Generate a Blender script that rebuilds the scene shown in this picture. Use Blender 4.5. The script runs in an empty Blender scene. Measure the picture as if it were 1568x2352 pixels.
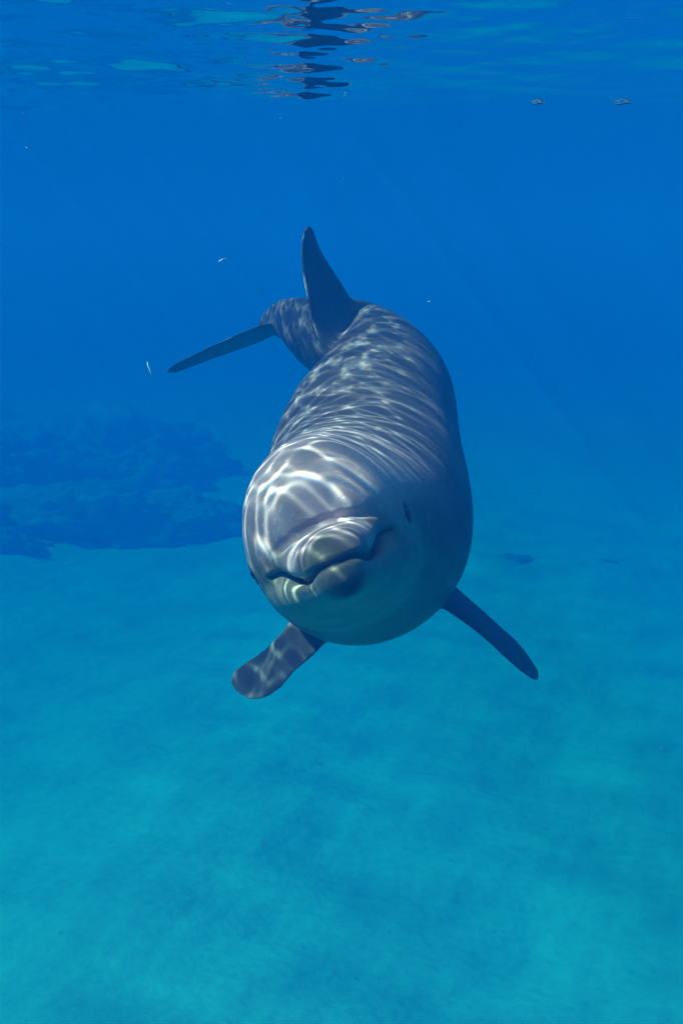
import bpy, bmesh, math, random
import numpy as np
from mathutils import Vector, noise

# ------------------------------------------------------------------ camera, sky, sun, exposure
sc = bpy.context.scene
COL = sc.collection
PITCH = math.radians(16.3)
FPX = 2100.0                       # focal length in pixels of a 1568 x 2352 frame
CAM_Z = -0.24                      # the camera hangs just under the surface (z = 0)
FLOOR_Z = -5.4
cam_d = bpy.data.cameras.new('camera')
cam_d.sensor_fit = 'VERTICAL'
cam_d.sensor_height = 36.0
cam_d.lens = 36.0 * FPX / 2352.0
cam_d.clip_start = 0.02
cam_d.clip_end = 600
cam = bpy.data.objects.new('camera', cam_d)
COL.objects.link(cam)
cam.location = (0, 0, CAM_Z)
cam.rotation_euler = (math.radians(90) - PITCH, 0, 0)
sc.camera = cam

SUN = Vector((-0.80, -0.12, 1.0)).normalized()
world = bpy.data.worlds.new('World')
sc.world = world
world.use_nodes = True
wn = world.node_tree
bg = wn.nodes['Background']
sky = wn.nodes.new('ShaderNodeTexSky')
sky.sky_type = 'NISHITA'
sky.sun_disc = False
sky.sun_elevation = math.asin(SUN.z)
sky.sun_rotation = math.atan2(SUN.x, SUN.y)
wn.links.new(sky.outputs[0], bg.inputs[0])
bg.inputs[1].default_value = 0.10
sun_d = bpy.data.lights.new('sun', 'SUN')
sun_d.energy = 5.0
sun_d.angle = math.radians(0.4)
sun_d.color = (1.0, 0.77, 0.70)
sun = bpy.data.objects.new('sun', sun_d)
COL.objects.link(sun)
sun.rotation_euler = SUN.to_track_quat('Z', 'Y').to_euler()
sun.location = SUN * 30

sc.view_settings.view_transform = 'Standard'
sc.view_settings.look = 'None'
sc.view_settings.gamma = 1
sc.view_settings.exposure = 0.80
sc.view_settings.use_curve_mapping = False
sc.cycles.use_denoising = True
sc.cycles.max_bounces = 8
sc.cycles.diffuse_bounces = 2
sc.cycles.glossy_bounces = 3
sc.cycles.transmission_bounces = 2
sc.cycles.volume_bounces = 2
sc.cycles.transparent_max_bounces = 8
sc.cycles.sample_clamp_indirect = 20

# ------------------------------------------------------------------ helpers
cR = np.array([1.0, 0, 0])
cU = np.array([0, math.sin(PITCH), math.cos(PITCH)])
cF = np.array([0, math.cos(PITCH), -math.sin(PITCH)])
cC = np.array([0, 0, CAM_Z])

def at(u, v, d):
    return cC + d * (cF + cR * ((u - 784) / FPX) + cU * ((1176 - v) / FPX))

def tag(o, label=None, cat=None, group=None, kind=None):
    if label: o['label'] = label
    if cat: o['category'] = cat
    if group: o['group'] = group
    if kind: o['kind'] = kind
    return o

def link(name, me, mat=None, parent=None, loc=None):
    o = bpy.data.objects.new(name, me)
    COL.objects.link(o)
    if mat: me.materials.append(mat)
    if parent is not None: o.parent = parent
    if loc is not None: o.location = loc
    return o

def mesh_np(name, V, F, smooth=True):
    """F: (n,4) or (n,3) integer array"""
    me = bpy.data.meshes.new(name)
    V = np.asarray(V, dtype=np.float32); F = np.asarray(F, dtype=np.int32)
    k = F.shape[1]
    me.vertices.add(len(V)); me.vertices.foreach_set('co', V.ravel())
    me.loops.add(F.size); me.loops.foreach_set('vertex_index', F.ravel())
    me.polygons.add(len(F))
    me.polygons.foreach_set('loop_start', np.arange(0, F.size, k, dtype=np.int32))
    me.polygons.foreach_set('loop_total', np.full(len(F), k, dtype=np.int32))
    me.update(calc_edges=True)
    me.validate()
    me.polygons.foreach_set('use_smooth', np.full(len(me.polygons), smooth))
    return me

def grid_faces(ny, nx):
    i = np.arange(ny - 1)[:, None] * nx + np.arange(nx - 1)[None, :]
    i = i.ravel()
    return np.stack([i, i + 1, i + nx + 1, i + nx], 1)

def mat_new(name):
    m = bpy.data.materials.new(name)
    m.use_nodes = True
    nt = m.node_tree
    nt.nodes.clear()
    out = nt.nodes.new('ShaderNodeOutputMaterial')
    return m, nt, out

def N(nt, typ, **kw):
    n = nt.nodes.new(typ)
    for k, v in kw.items():
        if k.startswith('i_'):
            n.inputs[k[2:].replace('_', ' ')].default_value = v
        else:
            setattr(n, k, v)
    return n

def ramp(nt, fac, stops):
    r = nt.nodes.new('ShaderNodeValToRGB')
    e = r.color_ramp.elements
    while len(e) < len(stops): e.new(0.5)
    for q, (p, c) in zip(e, stops):
        q.position = p
        q.color = (c, c, c, 1) if not isinstance(c, tuple) else (*c, 1)
    nt.links.new(fac, r.inputs[0])
    return r.outputs[0]

def sstep(a, b, x):
    t = np.clip((x - a) / (b - a), 0, 1)
    return t * t * (3 - 2 * t)

# ------------------------------------------------------------------ the water: body and surface
# scattering / absorption per metre (principled volume: scatter = density*colour)
SIG_S = (0.0001, 0.0208, 0.092)
SIG_A = (0.39, 0.088, 0.058)
wm, nt, out = mat_new('murky_blue_water')
pv = nt.nodes.new('ShaderNodeVolumePrincipled')
pv.inputs['Density'].default_value = 1.0
pv.inputs['Color'].default_value = (*SIG_S, 1)
ac = [(1 - a / (1 - s)) ** 2 for a, s in zip(SIG_A, SIG_S)]
pv.inputs['Absorption Color'].default_value = (*ac, 1)
pv.inputs['Anisotropy'].default_value = 0.0
nt.links.new(pv.outputs[0], out.inputs['Volume'])
bm = bmesh.new()
bmesh.ops.create_cube(bm, size=1)
for v in bm.verts:
    v.co = Vector((v.co.x * 230, v.co.y * 230, (0.12 if v.co.z > 0 else FLOOR_Z - 2.5)))
me = bpy.data.meshes.new('haze'); bm.to_mesh(me); bm.free()
link('haze', me, wm)['kind'] = 'stuff'

# waves: one fixed set of small ripples, used for the surface shape and for where it focuses the sun
rng = np.random.default_rng(11)
WAVES = []
def add_waves(n, l0, l1, slope, spread, main):
    for i in range(n):
        lam = l0 * (l1 / l0) ** rng.random()
        k = 2 * math.pi / lam
        a = main + rng.normal(0, spread)
        sl = slope * math.sqrt(2.0 / n) * (0.5 + rng.random())
        WAVES.append((k * math.cos(a), k * math.sin(a), sl / k, rng.random() * 6.283, lam))
add_waves(26, 0.030, 0.075, 0.045, 0.7, 1.3)
add_waves(16, 0.08, 0.20, 0.046, 0.8, 1.35)
add_waves(10, 0.24, 0.60, 0.028, 0.8, 1.45)
add_waves(6, 0.7, 1.6, 0.025, 0.5, 1.5)
def wave(X, Y, spacing=0.0, grad=False, soften=False):
    H = np.zeros(np.broadcast(X, Y).shape, dtype=np.float32)
    GX = np.zeros_like(H); GY = np.zeros_like(H)
    for kx, ky, A, p, lam in WAVES:
        w = 1.0 if np.isscalar(spacing) and spacing == 0 else np.clip((lam - 3 * spacing) / (lam + 1e-9) * 1.6, 0, 1)
        ph = (kx * X + ky * Y + p).astype(np.float32)
        if grad:
            c = np.cos(ph); GX += A * kx * c; GY += A * ky * c
        else:
            H += (w * A * (0.85 if soften and lam < 0.08 else 1.0)) * np.sin(ph)
    return (GX, GY) if grad else H

def line(a, b, step): return list(np.arange(a, b - 1e-9, step))
def tail(a, b, first, g=1.25):
    r = [a]; s = first
    while r[-1] < b: s *= g; r.append(r[-1] + s)
    return r
XD0, XD1, YD0, YD1 = -1.25, 0.35, 0.75, 3.45
xs = sorted([-q for q in tail(6.0, 112, 0.12)[1:]]) + line(-6, -3, 0.06) + line(-3, XD0, 0.015) + line(XD0, XD1, 0.004) + line(XD1, 3, 0.015) + line(3, 6, 0.06) + [q for q in tail(6.0, 112, 0.12)]
ys = sorted([-q for q in tail(4.0, 112, 0.12)[1:]]) + line(-4, YD0, 0.05) + line(YD0, YD1, 0.004) + line(YD1, 10, 0.05) + line(10, 18, 0.06) + [q for q in tail(18.0, 112, 0.1)]
xs = np.clip(np.array(sorted(set(np.round(xs, 5)))), -112, 112); ys = np.clip(np.array(sorted(set(np.round(ys, 5)))), -112, 112)
xs = np.unique(xs); ys = np.unique(ys)
gx = np.gradient(xs); gy = np.gradient(ys)
X, Y = np.meshgrid(xs, ys)
SP = np.maximum(gx[None, :], gy[:, None])
Hh = wave(X, Y, SP, soften=True) * (0.08 + 0.92 * (1 - sstep(1.25, 2.1, Y + 0.15 * np.sin(X * 2.3 + 1))))   # the ripples die out into calm water farther off
V = np.stack([X, Y, Hh], -1).reshape(-1, 3)
me = mesh_np('water_surface', V, grid_faces(len(ys), len(xs)))

# refracted sunlight: rays bent by the rippled surface, gathered a little below it
def focus(depth, cell, x0, x1, y0, y1, ch):
    st = cell / 2
    px = np.arange(x0 - 0.25, x1 + 0.25, st, dtype=np.float32); py = np.arange(y0 - 0.25, y1 + 0.25, st, dtype=np.float32)
    cx_, cy_ = px[::2], py[::2]
    PX, PY = np.meshgrid(cx_, cy_)
    gX, gY = wave(PX, PY, 0.0, True)
    nx, ny = int((x1 - x0) / cell), int((y1 - y0) / cell)
    res = []
    up = 3
    for disp in ch:
        acc = np.zeros(nx * ny)
        for a in range(up):
            for b in range(up):
                fa, fb = a / up, b / up
                def bl(G):
                    return (G[:-1, :-1] * (1 - fa) * (1 - fb) + G[1:, :-1] * fa * (1 - fb) + G[:-1, 1:] * (1 - fa) * fb + G[1:, 1:] * fa * fb)
                QX = PX[:-1, :-1] + fb * cell - depth * disp * bl(gX)
                QY = PY[:-1, :-1] + fa * cell - depth * disp * bl(gY)
                ix = ((QX - x0) / cell).astype(int); iy = ((QY - y0) / cell).astype(int)
                ok = (ix >= 0) & (ix < nx) & (iy >= 0) & (iy < ny)
                acc += np.bincount((iy * nx + ix)[ok].ravel(), minlength=nx * ny)
        A = (acc / (up * up)).reshape(ny, nx)
        res.append(A)
    return res
def blur(A, n=1):
    for _ in range(n):
        A = (np.roll(A, 1, 0) + 2 * A + np.roll(A, -1, 0)) / 4
        A = (np.roll(A, 1, 1) + 2 * A + np.roll(A, -1, 1)) / 4
    return A
CELL = 0.002
cst = [blur(A, 1) for A in focus(0.75, CELL, XD0, XD1, YD0, YD1, (0.235, 0.252, 0.271))]
cst2 = [blur(A, 1) for A in focus(1.7, CELL, XD0, XD1, YD0, YD1, (0.235, 0.252, 0.271))]   # same ripples gathered deeper, to paint broken light streaks over the back
def sample(A, X, Y):
    fx = (X - XD0) / CELL - 0.5; fy = (Y - YD0) / CELL - 0.5
    ix = np.clip(fx.astype(int), 0, A.shape[1] - 2); iy = np.clip(fy.astype(int), 0, A.shape[0] - 2)
    tx = np.clip(fx - ix, 0, 1); ty = np.clip(fy - iy, 0, 1)
    return (A[iy, ix] * (1 - tx) * (1 - ty) + A[iy, ix + 1] * tx * (1 - ty) + A[iy + 1, ix] * (1 - tx) * ty + A[iy + 1, ix + 1] * tx * ty)
inside = (X > XD0 + 0.01) & (X < XD1 - 0.01) & (Y > YD0 + 0.01) & (Y < YD1 - 0.01)
edge = sstep(0, 0.15, np.minimum(np.minimum(X - XD0, XD1 - X), np.minimum(Y - YD0, YD1 - Y)))
soft = np.zeros_like(X)
for i in range(14):
    lam = rng.uniform(0.5, 2.2); a = rng.uniform(0, 6.28); k = 6.283 / lam
    soft += np.sin(k * (math.cos(a) * X + math.sin(a) * Y) + rng.uniform(0, 6.28))
soft = 1 + 0.035 * soft * (SP < 0.2)
rgba = np.ones((X.size, 4), dtype=np.float32)
for c in range(3):
    back = sstep(1.75, 2.25, Y)
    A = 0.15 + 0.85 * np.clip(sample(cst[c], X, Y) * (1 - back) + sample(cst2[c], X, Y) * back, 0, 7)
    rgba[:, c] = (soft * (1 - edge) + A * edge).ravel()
att = me.color_attributes.new('focus', 'FLOAT_COLOR', 'POINT')  # light pattern baked into the surface colour, tinting sunlight that passes through
att.data.foreach_set('color', rgba.ravel())
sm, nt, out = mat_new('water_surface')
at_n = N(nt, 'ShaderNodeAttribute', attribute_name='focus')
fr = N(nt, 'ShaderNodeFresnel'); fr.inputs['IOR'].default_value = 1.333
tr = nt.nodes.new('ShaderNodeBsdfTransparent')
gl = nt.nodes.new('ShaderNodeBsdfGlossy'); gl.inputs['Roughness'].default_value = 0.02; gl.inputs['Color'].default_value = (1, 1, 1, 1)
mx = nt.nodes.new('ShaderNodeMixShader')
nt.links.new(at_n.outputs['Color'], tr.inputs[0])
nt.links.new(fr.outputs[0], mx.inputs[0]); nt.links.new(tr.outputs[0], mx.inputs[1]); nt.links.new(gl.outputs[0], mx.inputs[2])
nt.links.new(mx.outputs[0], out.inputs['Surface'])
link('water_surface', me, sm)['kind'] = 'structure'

# ------------------------------------------------------------------ seabed
def fbm(X, Y, seed, scales):
    r = np.random.default_rng(seed); Z = np.zeros_like(X)
    for lam, amp, n in scales:
        for i in range(n):
            a = r.uniform(0, 6.28); k = 6.283 / (lam * r.uniform(0.6, 1.5))
            Z += amp / math.sqrt(n) * np.sin(k * (math.cos(a) * X + math.sin(a) * Y) + r.uniform(0, 6.28))
    return Z
bx_ = np.unique(np.round(sorted([-q for q in tail(9, 112, 0.1)[1:]]) + line(-9, 9, 0.05) + tail(9, 112, 0.1), 4))
by_ = np.unique(np.round(sorted([-q for q in tail(3, 112, 0.1)[1:]]) + line(-3, 16, 0.05) + tail(16, 112, 0.1), 4))
bx_ = np.unique(np.clip(bx_, -112, 112)); by_ = np.unique(np.clip(by_, -112, 112))
BX, BY = np.meshgrid(bx_, by_)
def floor_h(X, Y):
    return FLOOR_Z + fbm(X, Y, 3, [(7, 0.13, 6), (2.2, 0.045, 8), (0.8, 0.014, 10)])
BZ = floor_h(BX, BY) + fbm(BX, BY, 5, [(0.35, 0.007, 12)])
me = mesh_np('seabed', np.stack([BX, BY, BZ], -1).reshape(-1, 3), grid_faces(len(by_), len(bx_)))
m, nt, out = mat_new('pale_sand')
tc = N(nt, 'ShaderNodeNewGeometry')
mp = N(nt, 'ShaderNodeMapping'); mp.inputs['Scale'].default_value = (0.7, 1.0, 1.0)
nt.links.new(tc.outputs['Position'], mp.inputs[0])
n1 = N(nt, 'ShaderNodeTexNoise'); n1.inputs['Scale'].default_value = 0.9; n1.inputs['Detail'].default_value = 7; n1.inputs['Roughness'].default_value = 0.62; n1.inputs['Distortion'].default_value = 0.6
n2 = N(nt, 'ShaderNodeTexNoise'); n2.inputs['Scale'].default_value = 14; n2.inputs['Detail'].default_value = 6
n3 = N(nt, 'ShaderNodeTexVoronoi'); n3.inputs['Scale'].default_value = 3.1
for n in (n1, n2, n3): nt.links.new(mp.outputs[0], n.inputs['Vector'])
c1 = ramp(nt, n1.outputs[0], [(0.28, (0.42, 0.47, 0.46)), (0.47, (0.52, 0.57, 0.56)), (0.72, (0.61, 0.66, 0.65))])
c2 = ramp(nt, n2.outputs[0], [(0.3, 0.88), (0.6, 1.0)])
c3 = ramp(nt, n3.outputs[0], [(0.02, 0.35), (0.07, 1.0)])
mm = N(nt, 'ShaderNodeMixRGB', blend_type='MULTIPLY'); mm.inputs[0].default_value = 1
nt.links.new(c1, mm.inputs[1]); nt.links.new(c2, mm.inputs[2])
m2 = N(nt, 'ShaderNodeMixRGB', blend_type='MULTIPLY'); m2.inputs[0].default_value = 0.45
nt.links.new(mm.outputs[0], m2.inputs[1]); nt.links.new(c3, m2.inputs[2])
bs = N(nt, 'ShaderNodeBsdfPrincipled'); bs.inputs['Roughness'].default_value = 0.95; bs.inputs['Specular IOR Level'].default_value = 0.05
bp = N(nt, 'ShaderNodeBump'); bp.inputs['Strength'].default_value = 0.6; bp.inputs['Distance'].default_value = 0.03
nt.links.new(n2.outputs[0], bp.inputs['Height']); nt.links.new(bp.outputs[0], bs.inputs['Normal'])
nt.links.new(m2.outputs[0], bs.inputs['Base Color']); nt.links.new(bs.outputs[0], out.inputs['Surface'])
link('seabed', me, m)['kind'] = 'structure'

# ------------------------------------------------------------------ reef on the left, small rocks on the right
m, nt, out = mat_new('reef_rock')
tc = N(nt, 'ShaderNodeNewGeometry')
n1 = N(nt, 'ShaderNodeTexNoise'); n1.inputs['Scale'].default_value = 1.1; n1.inputs['Detail'].default_value = 8; n1.inputs['Roughness'].default_value = 0.65
nt.links.new(tc.outputs['Position'], n1.inputs['Vector'])
c1 = ramp(nt, n1.outputs[0], [(0.30, (0.14, 0.17, 0.16)), (0.52, (0.22, 0.26, 0.24)), (0.70, (0.30, 0.33, 0.30))])
bs = N(nt, 'ShaderNodeBsdfPrincipled'); bs.inputs['Roughness'].default_value = 0.9; bs.inputs['Specular IOR Level'].default_value = 0.05
bp = N(nt, 'ShaderNodeBump'); bp.inputs['Strength'].default_value = 0.9; bp.inputs['Distance'].default_value = 0.08
nt.links.new(n1.outputs[0], bp.inputs['Height']); nt.links.new(bp.outputs[0], bs.inputs['Normal'])
nt.links.new(c1, bs.inputs['Base Color']); nt.links.new(bs.outputs[0], out.inputs['Surface'])
rock_mat = m
def floor_at(x, y): return float(floor_h(np.array([[x]]), np.array([[y]]))[0, 0])
def rock(x, y, rx, ry, rz, seed, label, group, cat='reef', name='reef_boulder', sub=6):
    bm = bmesh.new()
    bmesh.ops.create_icosphere(bm, subdivisions=sub, radius=1)
    o = Vector((seed * 3.7, seed * 1.3, seed * 5.1))
    for v in bm.verts:
        p = v.co.copy()
        k = 1 + 0.42 * noise.noise(p * 1.3 + o) + 0.22 * noise.noise(p * 3.1 + o) + 0.12 * noise.noise(p * 6.5 + o) + 0.10 * noise.noise(p * 13 + o) + 0.05 * noise.noise(p * 27 + o)
        v.co = Vector((p.x * rx * k, p.y * ry * k, max(p.z, -0.4) * rz * k))
    me = bpy.data.meshes.new(name); bm.to_mesh(me); bm.free()
    me.polygons.foreach_set('use_smooth', np.full(len(me.polygons), True))
    ob = link(name, me, rock_mat, loc=(x * 1.09, y * 1.09, floor_at(x * 1.09, y * 1.09) - 0.05))
    return tag(ob, label, cat, group)
G = 'boulders of the hazy reef on the left'
rock(-7.0, 13.6, 2.2, 1.1, 1.0, 1, 'dark low reef boulder at the left edge, nearest of the reef', G)
rock(-4.6, 14.9, 1.9, 1.0, 0.9, 2, 'dark hazy reef boulder with a rounded hump, centre of the reef', G)
rock(-2.9, 15.6, 1.3, 0.9, 0.55, 3, 'faint reef boulder at the right end of the reef, nearest the dolphin', G)
rock(-7.2, 17.2, 2.6, 1.5, 1.8, 4, 'tallest blurred reef boulder rising behind the low ones', G)
rock(-4.4, 18.6, 2.2, 1.5, 1.5, 6, 'rearmost faint reef boulder, almost lost in the blue water', G)
rock(2.65, 13.4, 0.36, 0.26, 0.07, 7, 'small dark rock patch on the sand just right of the dolphin', 'low rocks on the right', 'rock', 'seabed_rock', 4)
rock(4.05, 13.4, 0.25, 0.2, 0.07, 8, 'smaller fainter rock on the sand farther right', 'low rocks on the right', 'rock', 'seabed_rock', 4)

# ------------------------------------------------------------------ dolphin
ctrl = [  # s, u, v, d
    (0.00, 742, 1216, 1.27), (0.34, 762, 1240, 1.60), (0.80, 838, 1165, 2.06), (1.10, 852, 1022, 2.34),
    (1.40, 893, 880, 2.60), (1.68, 810, 795, 2.86), (1.85, 715, 770, 3.00), (2.10, 655, 742, 3.20),
    (2.30, 616, 742, 3.36), (2.45, 598, 752, 3.48)]
cs = np.array([c[0] for c in ctrl]); cp = np.array([at(*c[1:]) for c in ctrl])
def natural(xk, yk):
    n = len(xk); h = np.diff(xk); A = np.zeros((n, n)); b = np.zeros((n, 3)); A[0, 0] = A[-1, -1] = 1
    for i in range(1, n - 1):
        A[i, i - 1] = h[i - 1]; A[i, i] = 2 * (h[i - 1] + h[i]); A[i, i + 1] = h[i]
        b[i] = 3 * ((yk[i + 1] - yk[i]) / h[i] - (yk[i] - yk[i - 1]) / h[i - 1])
    c = np.linalg.solve(A, b)
    def f(x):
        x = np.atleast_1d(x).astype(float)
        i = np.clip(np.searchsorted(xk, x) - 1, 0, n - 2)
        t = np.clip(x, xk[0], xk[-1]) - xk[i]
        B = (yk[i + 1] - yk[i]) / h[i][:, None] - h[i][:, None] * (2 * c[i] + c[i + 1]) / 3
        D = (c[i + 1] - c[i]) / (3 * h[i][:, None])
        t = t[:, None]
        r = yk[i] + B * t + c[i] * t ** 2 + D * t ** 3
        # straight beyond both ends
        return r
    return f
spf = natural(cs, cp)
SS = np.linspace(0, 2.45, 981)
SPT = spf(SS)
TT = np.gradient(SPT, axis=0); TT /= np.linalg.norm(TT, axis=1)[:, None]      # points to the tail
hint = -0.375 * cR + 0.927 * cU
ZZ = hint[None] - (TT @ hint)[:, None] * TT; ZZ /= np.linalg.norm(ZZ, axis=1)[:, None]
XX = np.cross(ZZ, TT)     # check sign: picture-right for a head facing us
if XX[100] @ cR < 0: XX = -XX
def pose(x, s, z):
    x, s, z = [np.atleast_1d(np.asarray(q, dtype=float)) for q in (x, s, z)]
    i = np.clip(s / 2.45 * 980, 0, 979.999); j = i.astype(int); t = (i - j)[:, None]
    P = SPT[j] * (1 - t) + SPT[j + 1] * t
    ex = np.where(s < 0, s, np.where(s > 2.45, s - 2.45, 0))[:, None]
    T = TT[j] * (1 - t) + TT[j + 1] * t; Xv = XX[j] * (1 - t) + XX[j + 1] * t; Zv = ZZ[j] * (1 - t) + ZZ[j + 1] * t
    return P + ex * T + x[:, None] * Xv + z[:, None] * Zv

LV, LF = [], []
def add_rings(rings):
    """closed loft of equal rings (list of (n,3)), capped with fans"""
    base = sum(len(v) for v in LV)
    n = len(rings[0]); R = np.concatenate(rings)
    LV.append(R)
    for r in range(len(rings) - 1):
        for k in range(n):
            a = base + r * n + k; b = base + r * n + (k + 1) % n
            LF.append((a, b, b + n, a + n))
    for r, fl in ((0, True), (len(rings) - 1, False)):
        c = len(LV) and sum(len(v) for v in LV)
        LV.append(rings[r].mean(0)[None])
        for k in range(n):
            a = base + r * n + k; b = base + r * n + (k + 1) % n
            LF.append((b, a, c) if fl else (a, b, c))

def loft(st, nring, npts=64, ends=True):
    """stations: s, zt, zb, w, zw, n (superellipse exponent)"""
    st = np.array(st, dtype=float)
    ss = []
    for a, b in zip(st[:-1, 0], st[1:, 0]):
        ss += list(np.linspace(a, b, max(2, int((b - a) / nring) + 1))[:-1])
    ss.append(st[-1, 0])
    ss = np.array(ss)
    q = monot(st[:, 0], st[:, 1:], ss)
    th = np.linspace(0, 2 * math.pi, npts, endpoint=False)
    rings = []
    for s, (zt, zb, w, zw, n) in zip(ss, q):
        c, sn = np.cos(th), np.sin(th)
        x = w * np.sign(c) * np.abs(c) ** (2 / n)
        z = zw + np.where(sn > 0, zt - zw, zw - zb) * np.sign(sn) * np.abs(sn) ** (2 / n)
        rings.append(pose(x, np.full(npts, s), z))
    add_rings(rings)

def monot(xk, Y, x):      # pchip interpolation
    h = np.diff(xk)[:, None]; d = np.diff(Y, axis=0) / h
    m = np.zeros_like(Y)
    for i in range(1, len(xk) - 1):
        ok = d[i - 1] * d[i] > 0
        with np.errstate(divide='ignore', invalid='ignore'):
            w1 = 2 * h[i] + h[i - 1]; w2 = h[i] + 2 * h[i - 1]
            v = (w1 + w2) / (w1 / d[i - 1] + w2 / d[i])
        m[i] = np.where(ok, v, 0)
    m[0] = d[0]; m[-1] = d[-1]
    i = np.clip(np.searchsorted(xk, x, side='right') - 1, 0, len(xk) - 2)
    t = ((x - xk[i]) / h[i, 0])[:, None]; hh = h[i]
    return ((2 * t**3 - 3 * t**2 + 1) * Y[i] + (t**3 - 2 * t**2 + t) * hh * m[i] + (-2 * t**3 + 3 * t**2) * Y[i + 1] + (t**3 - t**2) * hh * m[i + 1])

# trunk with the melon
loft([(0.128, 0.050, 0.038, 0.006, 0.044, 2), (0.132, 0.074, 0.014, 0.034, 0.042, 2), (0.142, 0.094, -0.010, 0.058, 0.038, 2),
      (0.162, 0.117, -0.038, 0.083, 0.032, 2), (0.19, 0.139, -0.066, 0.106, 0.024, 2), (0.23, 0.162, -0.098, 0.126, 0.014, 2),
      (0.28, 0.178, -0.125, 0.140, 0.006, 2), (0.34, 0.190, -0.145, 0.153, 0.0, 2), (0.42, 0.203, -0.175, 0.172, 0, 2),
      (0.55, 0.222, -0.225, 0.205, -0.02, 2), (0.70, 0.238, -0.248, 0.230, -0.02, 2), (0.90, 0.246, -0.248, 0.240, 0, 2),
      (1.10, 0.240, -0.230, 0.228, 0, 2), (1.30, 0.215, -0.200, 0.190, 0, 1.95), (1.50, 0.180, -0.170, 0.140, 0, 1.85),
      (1.70, 0.148, -0.145, 0.098, 0, 1.75), (1.90, 0.120, -0.115, 0.066, 0, 1.65), (2.10, 0.085, -0.080, 0.042, 0, 1.65),
      (2.28, 0.045, -0.040, 0.030, 0, 1.8), (2.38, 0.018, -0.018, 0.03, 0, 2), (2.43, 0.004, -0.004, 0.008, 0, 2)], 0.02, 72)
# upper jaw, running back inside the head
loft([(-0.004, -0.040, -0.046, 0.008, -0.043, 2), (0.000, -0.030, -0.050, 0.020, -0.043, 2), (0.010, -0.018, -0.054, 0.033, -0.042, 2.1),
      (0.03, -0.006, -0.058, 0.044, -0.040, 2.2), (0.07, 0.006, -0.062, 0.053, -0.036, 2.2), (0.12, 0.014, -0.056, 0.071, -0.026, 2.2),
      (0.17, 0.024, -0.038, 0.089, -0.012, 2.1), (0.22, 0.040, -0.025, 0.104, 0.004, 2), (0.28, 0.05, -0.03, 0.12, 0, 2), (0.33, 0.05, -0.02, 0.12, 0.01, 2)], 0.008, 56)
# lower jaw and throat
loft([(-0.014, -0.060, -0.072, 0.008, -0.066, 2), (-0.010, -0.053, -0.084, 0.020, -0.067, 2), (0.002, -0.048, -0.096, 0.031, -0.066, 2.0),
      (0.025, -0.046, -0.102, 0.038, -0.066, 2.1), (0.06, -0.054, -0.105, 0.048, -0.068, 2.2), (0.11, -0.052, -0.110, 0.065, -0.066, 2.2),
      (0.17, -0.034, -0.120, 0.090, -0.056, 2.1), (0.22, -0.020, -0.130, 0.110, -0.045, 2.1), (0.27, 0.006, -0.140, 0.129, -0.040, 2), (0.36, -0.0, -0.16, 0.145, -0.05, 2), (0.44, -0.05, -0.17, 0.14, -0.07, 2)], 0.008, 56)

def fin(sec, n=28, sub=6, roundness=0.4):
    """sections: (LE uvd, TE uvd, thickness). Aerofoil lofts in world space."""
    S = np.array([np.concatenate([at(*a), at(*b), [t]]) for a, b, t in sec])
    k = np.concatenate([[0], np.cumsum(np.linalg.norm(np.diff((S[:, :3] + S[:, 3:6]) / 2, axis=0), axis=1))])
    kk = []
    for a, b in zip(k[:-1], k[1:]): kk += list(np.linspace(a, b, sub + 1)[:-1])
    kk.append(k[-1])
    Q = monot(k, S, np.array(kk))
    rings = []
    th = np.linspace(0, 2 * math.pi, n, endpoint=False)
    for i, q in enumerate(Q):
        L, T_, t = q[:3], q[3:6], q[6]
        j0, j1 = max(0, i - 1), min(len(Q) - 1, i + 1)
        span = (Q[j1, :3] + Q[j1, 3:6] - Q[j0, :3] - Q[j0, 3:6]); span /= np.linalg.norm(span)
        ch = T_ - L; nrm = np.cross(ch, span); nrm /= np.linalg.norm(nrm) + 1e-9
        c = (1 - np.cos(th)) / 2
        prof = 2.6 * (0.2969 * np.sqrt(c) - 0.126 * c - 0.3516 * c**2 + 0.2843 * c**3 - 0.1015 * c**4) + 0.22 * np.sin(th / 2) ** 2 * (c < 0.999)
        yy = np.sign(np.sin(th)) * prof * t
        rings.append(L[None] + ch[None] * c[:, None] + nrm[None] * yy[:, None])
    add_rings(rings)

# dorsal fin
fin([((775, 905, 2.40), (905, 820, 2.84), 0.060), ((752, 835, 2.44), (862, 745, 2.80), 0.048), ((722, 760, 2.47), (808, 690, 2.76), 0.036),
     ((703, 680, 2.50), (775, 640, 2.72), 0.028), ((692, 605, 2.53), (744, 590, 2.67), 0.021), ((691, 560, 2.55), (729, 558, 2.64), 0.016),
     ((697, 528, 2.57), (722, 532, 2.615), 0.012), ((704, 514, 2.585), (714, 518, 2.60), 0.006)])
# flipper, picture left
fin([((800, 1400, 1.87), (705, 1330, 1.93), 0.035), ((752, 1474, 1.84), (668, 1412, 1.93), 0.028), ((708, 1520, 1.84), (632, 1466, 1.93), 0.022),
     ((664, 1566, 1.86), (592, 1502, 1.96), 0.018), ((636, 1590, 1.88), (556, 1525, 1.98), 0.015), ((606, 1608, 1.90), (534, 1545, 2.00), 0.012),
     ((578, 1611, 1.92), (529, 1570, 2.00), 0.009), ((556, 1602, 1.95), (536, 1586, 1.98), 0.004)])
# flipper, picture right
fin([((940, 1340, 1.92), (975, 1290, 2.06), 0.035), ((1020, 1398, 1.90), (1062, 1366, 2.05), 0.028), ((1105, 1460, 1.93), (1130, 1425, 2.08), 0.022),
     ((1162, 1515, 1.99), (1190, 1478, 2.12), 0.017), ((1202, 1550, 2.05), (1222, 1520, 2.15), 0.013), ((1223, 1564, 2.09), (1236, 1545, 2.17), 0.009),
     ((1232, 1568, 2.13), (1238, 1560, 2.16), 0.004)])
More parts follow.
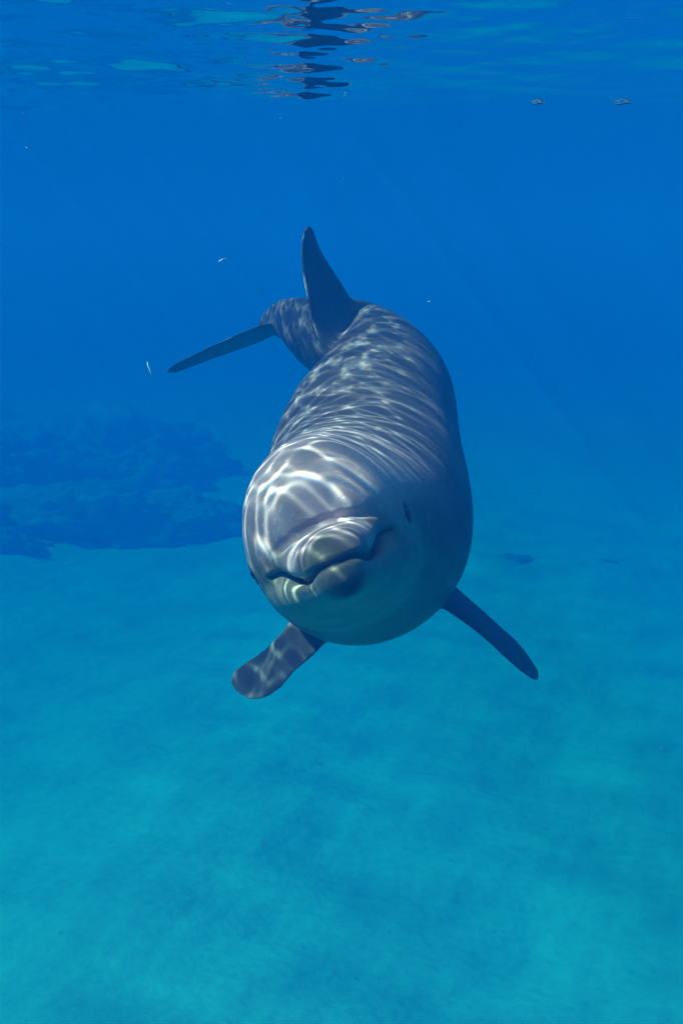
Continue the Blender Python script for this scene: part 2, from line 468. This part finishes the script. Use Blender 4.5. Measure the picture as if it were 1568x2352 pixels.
# flukes: one to picture left, the other away behind the dorsal fin
fin([((665, 742, 3.22), (640, 762, 3.50), 0.026), ((618, 742, 3.20), (602, 782, 3.42), 0.024), ((560, 762, 3.16), (554, 800, 3.36), 0.020), ((500, 788, 3.16), (494, 822, 3.31), 0.016),
     ((440, 816, 3.18), (436, 844, 3.28), 0.013), ((402, 834, 3.21), (400, 857, 3.28), 0.010), ((384, 845, 3.25), (382, 858, 3.28), 0.005)])
fin([((620, 742, 3.26), (612, 766, 3.50), 0.026), ((655, 738, 3.34), (634, 758, 3.54), 0.022), ((690, 724, 3.46), (668, 742, 3.62), 0.017),
     ((715, 712, 3.58), (700, 724, 3.70), 0.012), ((728, 704, 3.70), (722, 712, 3.76), 0.005)])

V = np.concatenate(LV)
tmp = bpy.data.meshes.new('tmp'); tmp.from_pydata(V.tolist(), [], LF); tmp.update()
bm = bmesh.new(); bm.from_mesh(tmp); bmesh.ops.triangulate(bm, faces=bm.faces)
bmesh.ops.recalc_face_normals(bm, faces=bm.faces); bm.to_mesh(tmp); bm.free()
to = bpy.data.objects.new('tmp', tmp); COL.objects.link(to)
md = to.modifiers.new('r', 'REMESH'); md.mode = 'VOXEL'; md.voxel_size = 0.0036; md.adaptivity = 0
dg = bpy.context.evaluated_depsgraph_get()
me = bpy.data.meshes.new_from_object(to.evaluated_get(dg))
bpy.data.objects.remove(to); bpy.data.meshes.remove(tmp)
nv = len(me.vertices)
V = np.empty(nv * 3, dtype=np.float32); me.vertices.foreach_get('co', V); V = V.reshape(-1, 3).astype(float)
E = np.empty(len(me.edges) * 2, dtype=np.int32); me.edges.foreach_get('vertices', E); E = E.reshape(-1, 2)
deg = np.bincount(E.ravel(), minlength=nv).astype(float)
def avg(A):
    r = np.stack([np.bincount(E[:, 0], A[E[:, 1], c], nv) + np.bincount(E[:, 1], A[E[:, 0], c], nv) for c in range(A.shape[1])], 1)
    return r / deg[:, None]
def canon(P):
    step = 4; best = np.full(len(P), 1e9); bi = np.zeros(len(P), dtype=int)
    for j in range(0, 981, step):
        dd = ((P - SPT[j]) ** 2).sum(1); k = dd < best; best[k] = dd[k]; bi[k] = j
    s = np.zeros(len(P)); 
    for _ in range(2):
        D = P - SPT[bi]; t = (D * TT[bi]).sum(1); s = SS[bi] + t * 0.9
        bi = np.clip(np.round(s / 2.45 * 980).astype(int), 0, 980)
    D = P - SPT[bi]
    return (D * XX[bi]).sum(1), SS[bi] + (D * TT[bi]).sum(1), (D * ZZ[bi]).sum(1)
cxx, css, czz = canon(V)
# smoothing: little on beak, more where fins and crease meet the body
for it in range(20):
    w = np.where(css < 0.10, 0.35 if it < 8 else 0.0, 0.6)[:, None]
    L = avg(V) - V
    V = V + w * L
    if it % 2 == 1: V = V - (w * 0.5) * (avg(V) - V)
cxx, css, czz = canon(V)
rs_ = [0, 0.34, 0.55, 0.9, 1.1, 1.3, 1.5, 1.7, 1.9, 2.1, 2.28, 2.38]
rw = np.interp(css, rs_, [0.2, 0.17, 0.21, 0.245, 0.235, 0.195, 0.145, 0.103, 0.071, 0.047, 0.034, 0.01]); rt = np.interp(css, rs_, [0.2, 0.2, 0.23, 0.25, 0.245, 0.22, 0.185, 0.153, 0.125, 0.09, 0.05, 0.04])
rb = np.interp(css, rs_, [0.3, 0.2, 0.235, 0.255, 0.245, 0.215, 0.185, 0.16, 0.13, 0.1, 0.06, 0.04])
outb = np.maximum(np.maximum(np.abs(cxx) - rw, czz - rt), -czz - rb)
wr = (np.exp(-((outb - 0.004) / 0.022) ** 2) * (css > 0.42) * ((np.abs(cxx) > 0.6 * rw) | (css > 0.95)))[:, None] * 0.6
for it in range(60): V = V + wr * (avg(V) - V)
cxx, css, czz = canon(V)
def normals(V):
    me.vertices.foreach_set('co', V.astype(np.float32).ravel()); me.update()
    Nn = np.empty(nv * 3, dtype=np.float32); me.vertex_normals.foreach_get('vector', Nn)
    return Nn.reshape(-1, 3).astype(float)
Nn = normals(V)
# deepen the crease where the melon meets the beak
cav = ((avg(V) - V) * Nn).sum(1, keepdims=True)
for _ in range(6): cav = avg(cav)
cav = np.clip(cav[:, 0] / 0.00012, 0, 1) * (css > 0.09) * (css < 0.24) * (czz > -0.012)
V = V - Nn * (0.006 * cav)[:, None]
Nn = normals(V)
# mouth groove, crease round the beak, eye sockets, blowhole
def polydist(P, poly):
    best = np.full(len(P), 1e9)
    for a, b in zip(poly[:-1], poly[1:]):
        ab = b - a; t = np.clip(((P - a) @ ab) / (ab @ ab), 0, 1)
        d = np.linalg.norm(P - a - t[:, None] * ab, axis=1); best = np.minimum(best, d)
    return best
MS = np.array([-0.05, -0.005, 0.012, 0.03, 0.06, 0.10, 0.13, 0.155, 0.175, 0.195, 0.212]); MZ = np.array([-0.049, -0.049, -0.050, -0.054, -0.058, -0.057, -0.052, -0.042, -0.032, -0.026, -0.027])
MP = np.stack([MS, MZ], 1)
head = css < 0.34
dm = np.full(nv, 1.0); dm[head] = polydist(np.stack([css, czz], 1)[head], MP)
V = V - Nn * (0.0048 * np.exp(-(dm / 0.0034) ** 2) - 0.0016 * np.exp(-((dm - 0.010) / 0.005) ** 2))[:, None]
EYE = [pose(sx * 0.1375, 0.28, -0.008)[0] for sx in (-1, 1)]
for e in EYE:
    de = np.linalg.norm(V - e, axis=1)
    V = V + Nn * (0.0025 * np.exp(-((de - 0.024) / 0.008) ** 2) - 0.002 * np.exp(-(de / 0.012) ** 2))[:, None]
Nn = normals(V)

# skin colours: sunlit top painted pale, shade put into sides and belly, dark round the eyes and under the chin
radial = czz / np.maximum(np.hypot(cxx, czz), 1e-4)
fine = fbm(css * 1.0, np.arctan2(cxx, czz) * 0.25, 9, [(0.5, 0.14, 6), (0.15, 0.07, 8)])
lit_top = sstep(-0.35, 0.5, radial + fine)
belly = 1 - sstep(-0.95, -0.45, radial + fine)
rb = np.interp(css, rs_, [0.3, 0.2, 0.235, 0.255, 0.245, 0.215, 0.185, 0.16, 0.13, 0.1, 0.06, 0.04])
outb = np.maximum(np.maximum(np.abs(cxx) - rw, czz - rt), -czz - rb)
far = sstep(0.0, 0.03, outb)
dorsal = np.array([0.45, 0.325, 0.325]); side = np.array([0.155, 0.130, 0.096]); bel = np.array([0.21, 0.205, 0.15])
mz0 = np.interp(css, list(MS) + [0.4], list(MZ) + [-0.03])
lit_top = np.maximum(lit_top, (czz > mz0) * (1 - sstep(0.10, 0.16, css)))
C = side[None] * (1 - lit_top[:, None]) + dorsal[None] * lit_top[:, None]
hb = (css < 0.30)
C = C * (1 - belly[:, None]) + bel[None] * belly[:, None]
mz = np.interp(css, list(MS) + [0.4], list(MZ) + [-0.03])
low = (1 - sstep(mz - 0.006, mz + 0.004, czz)) * (css < 0.36)
C = C * (1 - 0.6 * low[:, None]) + bel[None] * 0.6 * low[:, None]
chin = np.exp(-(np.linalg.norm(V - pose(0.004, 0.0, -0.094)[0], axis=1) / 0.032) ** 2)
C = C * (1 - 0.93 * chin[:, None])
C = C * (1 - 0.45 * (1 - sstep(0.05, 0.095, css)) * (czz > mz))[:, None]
C = C * (1 - 0.70 * sstep(0.26, 0.70, css))[:, None] * (1 - 0.45 * sstep(1.0, 1.6, css))[:, None]  # dimmer light on back and tail put into the skin tone
far = np.maximum(far * sstep(0.42, 0.5, css), sstep(0.0, 0.03, np.hypot(cxx, czz) - np.maximum(np.maximum(rw, rt), rb)) * (css > 0.1))[:, None]
C = C * (1 - far) + far * np.array([0.056, 0.050, 0.048])[None]
for _ in range(3): C = avg(C)
C = C * (1 - 0.9 * np.exp(-(dm / 0.0030) ** 2))[:, None]
for e in EYE:
    k = 1 - sstep(0.013, 0.023, np.linalg.norm(V - e, axis=1)); C = C * (1 - 0.88 * k[:, None])
centre = V.mean(0)
root = bpy.data.objects.new('dolphin', None); COL.objects.link(root); root.location = centre
root.empty_display_size = 0.2
tag(root, 'grey bottlenose dolphin swimming towards the camera below the surface with sunlit forehead', 'dolphin')
me.vertices.foreach_set('co', (V - centre).astype(np.float32).ravel()); me.update()
me.name = 'body'
me.polygons.foreach_set('use_smooth', np.full(len(me.polygons), True))
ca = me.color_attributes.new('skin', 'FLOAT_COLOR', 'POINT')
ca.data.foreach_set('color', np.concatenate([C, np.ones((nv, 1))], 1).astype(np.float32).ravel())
m, nt, out = mat_new('dolphin_skin')
an = N(nt, 'ShaderNodeAttribute', attribute_name='skin')
tc = N(nt, 'ShaderNodeTexCoord')
n1 = N(nt, 'ShaderNodeTexNoise'); n1.inputs['Scale'].default_value = 7; n1.inputs['Distortion'].default_value = 0.8; n1.inputs['Detail'].default_value = 7; n1.inputs['Roughness'].default_value = 0.6
n2 = N(nt, 'ShaderNodeTexNoise'); n2.inputs['Scale'].default_value = 60; n2.inputs['Detail'].default_value = 4
# fine pale tooth-rake scars
mp = N(nt, 'ShaderNodeMapping'); mp.inputs['Scale'].default_value = (9, 210, 120); mp.inputs['Rotation'].default_value = (0.3, 0.2, 0.6)
n3 = N(nt, 'ShaderNodeTexNoise'); n3.inputs['Scale'].default_value = 1.0; n3.inputs['Detail'].default_value = 2; n3.inputs['Distortion'].default_value = 0.5
nt.links.new(tc.outputs['Object'], n1.inputs['Vector']); nt.links.new(tc.outputs['Object'], n2.inputs['Vector'])
nt.links.new(tc.outputs['Object'], mp.inputs[0]); nt.links.new(mp.outputs[0], n3.inputs['Vector'])
a = ramp(nt, n1.outputs[0], [(0.3, 0.70), (0.7, 1.2)])
b = ramp(nt, n3.outputs[0], [(0.62, 1.0), (0.68, 1.45)])
x1 = N(nt, 'ShaderNodeMixRGB', blend_type='MULTIPLY'); x1.inputs[0].default_value = 1
x2 = N(nt, 'ShaderNodeMixRGB', blend_type='MULTIPLY'); x2.inputs[0].default_value = 1
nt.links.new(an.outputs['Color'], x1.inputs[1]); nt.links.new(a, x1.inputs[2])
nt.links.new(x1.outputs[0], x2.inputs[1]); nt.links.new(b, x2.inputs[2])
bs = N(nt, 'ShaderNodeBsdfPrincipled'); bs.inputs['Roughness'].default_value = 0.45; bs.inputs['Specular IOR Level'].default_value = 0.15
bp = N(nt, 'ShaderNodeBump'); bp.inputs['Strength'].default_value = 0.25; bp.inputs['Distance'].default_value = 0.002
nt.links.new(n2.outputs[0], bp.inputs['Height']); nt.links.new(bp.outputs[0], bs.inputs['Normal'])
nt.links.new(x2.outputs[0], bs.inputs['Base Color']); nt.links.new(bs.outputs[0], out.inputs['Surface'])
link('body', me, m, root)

m, nt, out = mat_new('dark_eye')
bs = N(nt, 'ShaderNodeBsdfPrincipled'); bs.inputs['Base Color'].default_value = (0.012, 0.010, 0.010, 1); bs.inputs['Roughness'].default_value = 0.1
nt.links.new(bs.outputs[0], out.inputs['Surface'])
ml, nt, out = mat_new('dark_eyelid')
bs = N(nt, 'ShaderNodeBsdfPrincipled'); bs.inputs['Base Color'].default_value = (0.045, 0.042, 0.042, 1); bs.inputs['Roughness'].default_value = 0.5
nt.links.new(bs.outputs[0], out.inputs['Surface'])
for e, sx in zip(EYE, (-1, 1)):
    j = int(0.28 / 2.45 * 980); Xv, Tv, Zv = XX[j] * sx, TT[j], ZZ[j]
    nrm = Xv * 0.88 - Tv * 0.47; nrm /= np.linalg.norm(nrm)
    ta = Tv - (Tv @ nrm) * nrm; ta /= np.linalg.norm(ta); ub = np.cross(nrm, ta)
    bm = bmesh.new(); bmesh.ops.create_uvsphere(bm, u_segments=24, v_segments=16, radius=1)
    for v in bm.verts:
        p = e - centre - nrm * 0.0020 + ta * v.co.x * 0.0135 + ub * v.co.y * 0.0105 + nrm * v.co.z * 0.0085
        v.co = Vector(p)
    em = bpy.data.meshes.new('eye'); bm.to_mesh(em); bm.free()
    em.polygons.foreach_set('use_smooth', np.full(len(em.polygons), True))
    link('eye', em, m, root)

# ------------------------------------------------------------------ drifting bits
mp_, nt, out = mat_new('pale_jelly')
bs = N(nt, 'ShaderNodeBsdfPrincipled'); bs.inputs['Base Color'].default_value = (0.38, 0.42, 0.40, 1); bs.inputs['Roughness'].default_value = 0.4
nt.links.new(bs.outputs[0], out.inputs['Surface'])
mw, nt, out = mat_new('olive_weed')
bs = N(nt, 'ShaderNodeBsdfPrincipled'); bs.inputs['Base Color'].default_value = (0.06, 0.09, 0.05, 1); bs.inputs['Roughness'].default_value = 0.6
nt.links.new(bs.outputs[0], out.inputs['Surface'])
def strand(pts, rads, name, mat, label, cat, group):
    P = [np.array(p) for p in pts]; c = sum(P) / len(P); n = 8
    rings = []
    V_, F_ = [], []
    for i, (p, r) in enumerate(zip(P, rads)):
        t = P[min(i + 1, len(P) - 1)] - P[max(0, i - 1)]; t /= np.linalg.norm(t)
        a = np.cross(t, [0.3, 0.1, 0.9]); a /= np.linalg.norm(a); b = np.cross(t, a)
        for k in range(n):
            th = k * 2 * math.pi / n
            V_.append(p - c + (a * math.cos(th) + b * math.sin(th) * 0.5) * r)
    for i in range(len(P) - 1):
        for k in range(n): F_.append((i * n + k, i * n + (k + 1) % n, (i + 1) * n + (k + 1) % n, (i + 1) * n + k))
    F_.append(tuple(range(n))[::-1]); F_.append(tuple(range((len(P) - 1) * n, len(P) * n)))
    me = bpy.data.meshes.new(name); me.from_pydata([list(v) for v in V_], [], F_)
    me.polygons.foreach_set('use_smooth', np.full(len(me.polygons), True))
    o = link(name, me, mat, loc=c)
    return tag(o, label, cat, group)
GP = 'pale specks drifting in the water'
def speck(u, v, d, du, dv, r, label):
    rr = random.Random(int(u * 7 + v))
    pts = [at(u + du * (t - .5) + rr.uniform(-1, 1), v + dv * (t - .5) + rr.uniform(-1, 1), d + 0.01 * t) for t in (0, .25, .5, .75, 1)]
    strand(pts, [r * .15, r * .8, r, r * .5, r * .1], 'plankton_shred', mp_, label, 'plankton', GP)
speck(512, 596, 2.0, 22, -8, .0030, 'pale curled shred of plankton drifting between dorsal fin tip and left edge')
speck(343, 848, 1.9, 10, 34, .0022, 'thin upright pale thread drifting just left of the tail fluke tip')
speck(645, 273, 1.8, 5, 3, .0022, 'tiny pale speck just under the surface, upper centre')
speck(155, 150, 1.9, 6, 3, .0016, 'tiny pale speck near the surface at upper left')
speck(1524, 1722, 1.5, 16, 13, .0024, 'bright short shred of plankton near the right edge below the right flipper')
speck(337, 1718, 1.7, 4, 5, .0016, 'tiny pale speck over the sand at lower left')
speck(985, 693, 2.0, 6, 3, .0018, 'faint speck in the blue water right of the dorsal fin')
speck(1220, 1128, 2.0, 5, 5, .0018, 'faint speck right of the dolphin\'s flank')
speck(595, 664, 2.1, 6, 5, .0020, 'small pale speck just above the tail stock')
speck(1140, 750, 2.0, 8, 4, .0014, 'dim speck in open blue water to the right of the back')
speck(790, 410, 2.0, 5, 3, .0014, 'dim speck above the dorsal fin tip')
speck(62, 340, 2.0, 4, 4, .0014, 'dim speck close to the left edge in the upper water')
GW = 'dark weed scraps floating under the surface'
for (u, lab) in ((1235, 'small dark scrap of weed at the surface, nearer the centre of the two'), (1430, 'larger dark scrap of weed at the surface towards the right edge')):
    w = 30 if u == 1235 else 44
    d0 = 1.59
    pts = [at(u + w * (t - .5), 238 + 1.5 * math.sin(7 * t), d0 + .01 * math.sin(9 * t)) for t in np.linspace(0, 1, 9)]
    strand(pts, [.0008, .0016, .0025, .0012, .002, .003, .002, .0012, .0008], 'seaweed_scrap', mw, lab, 'seaweed', GW)
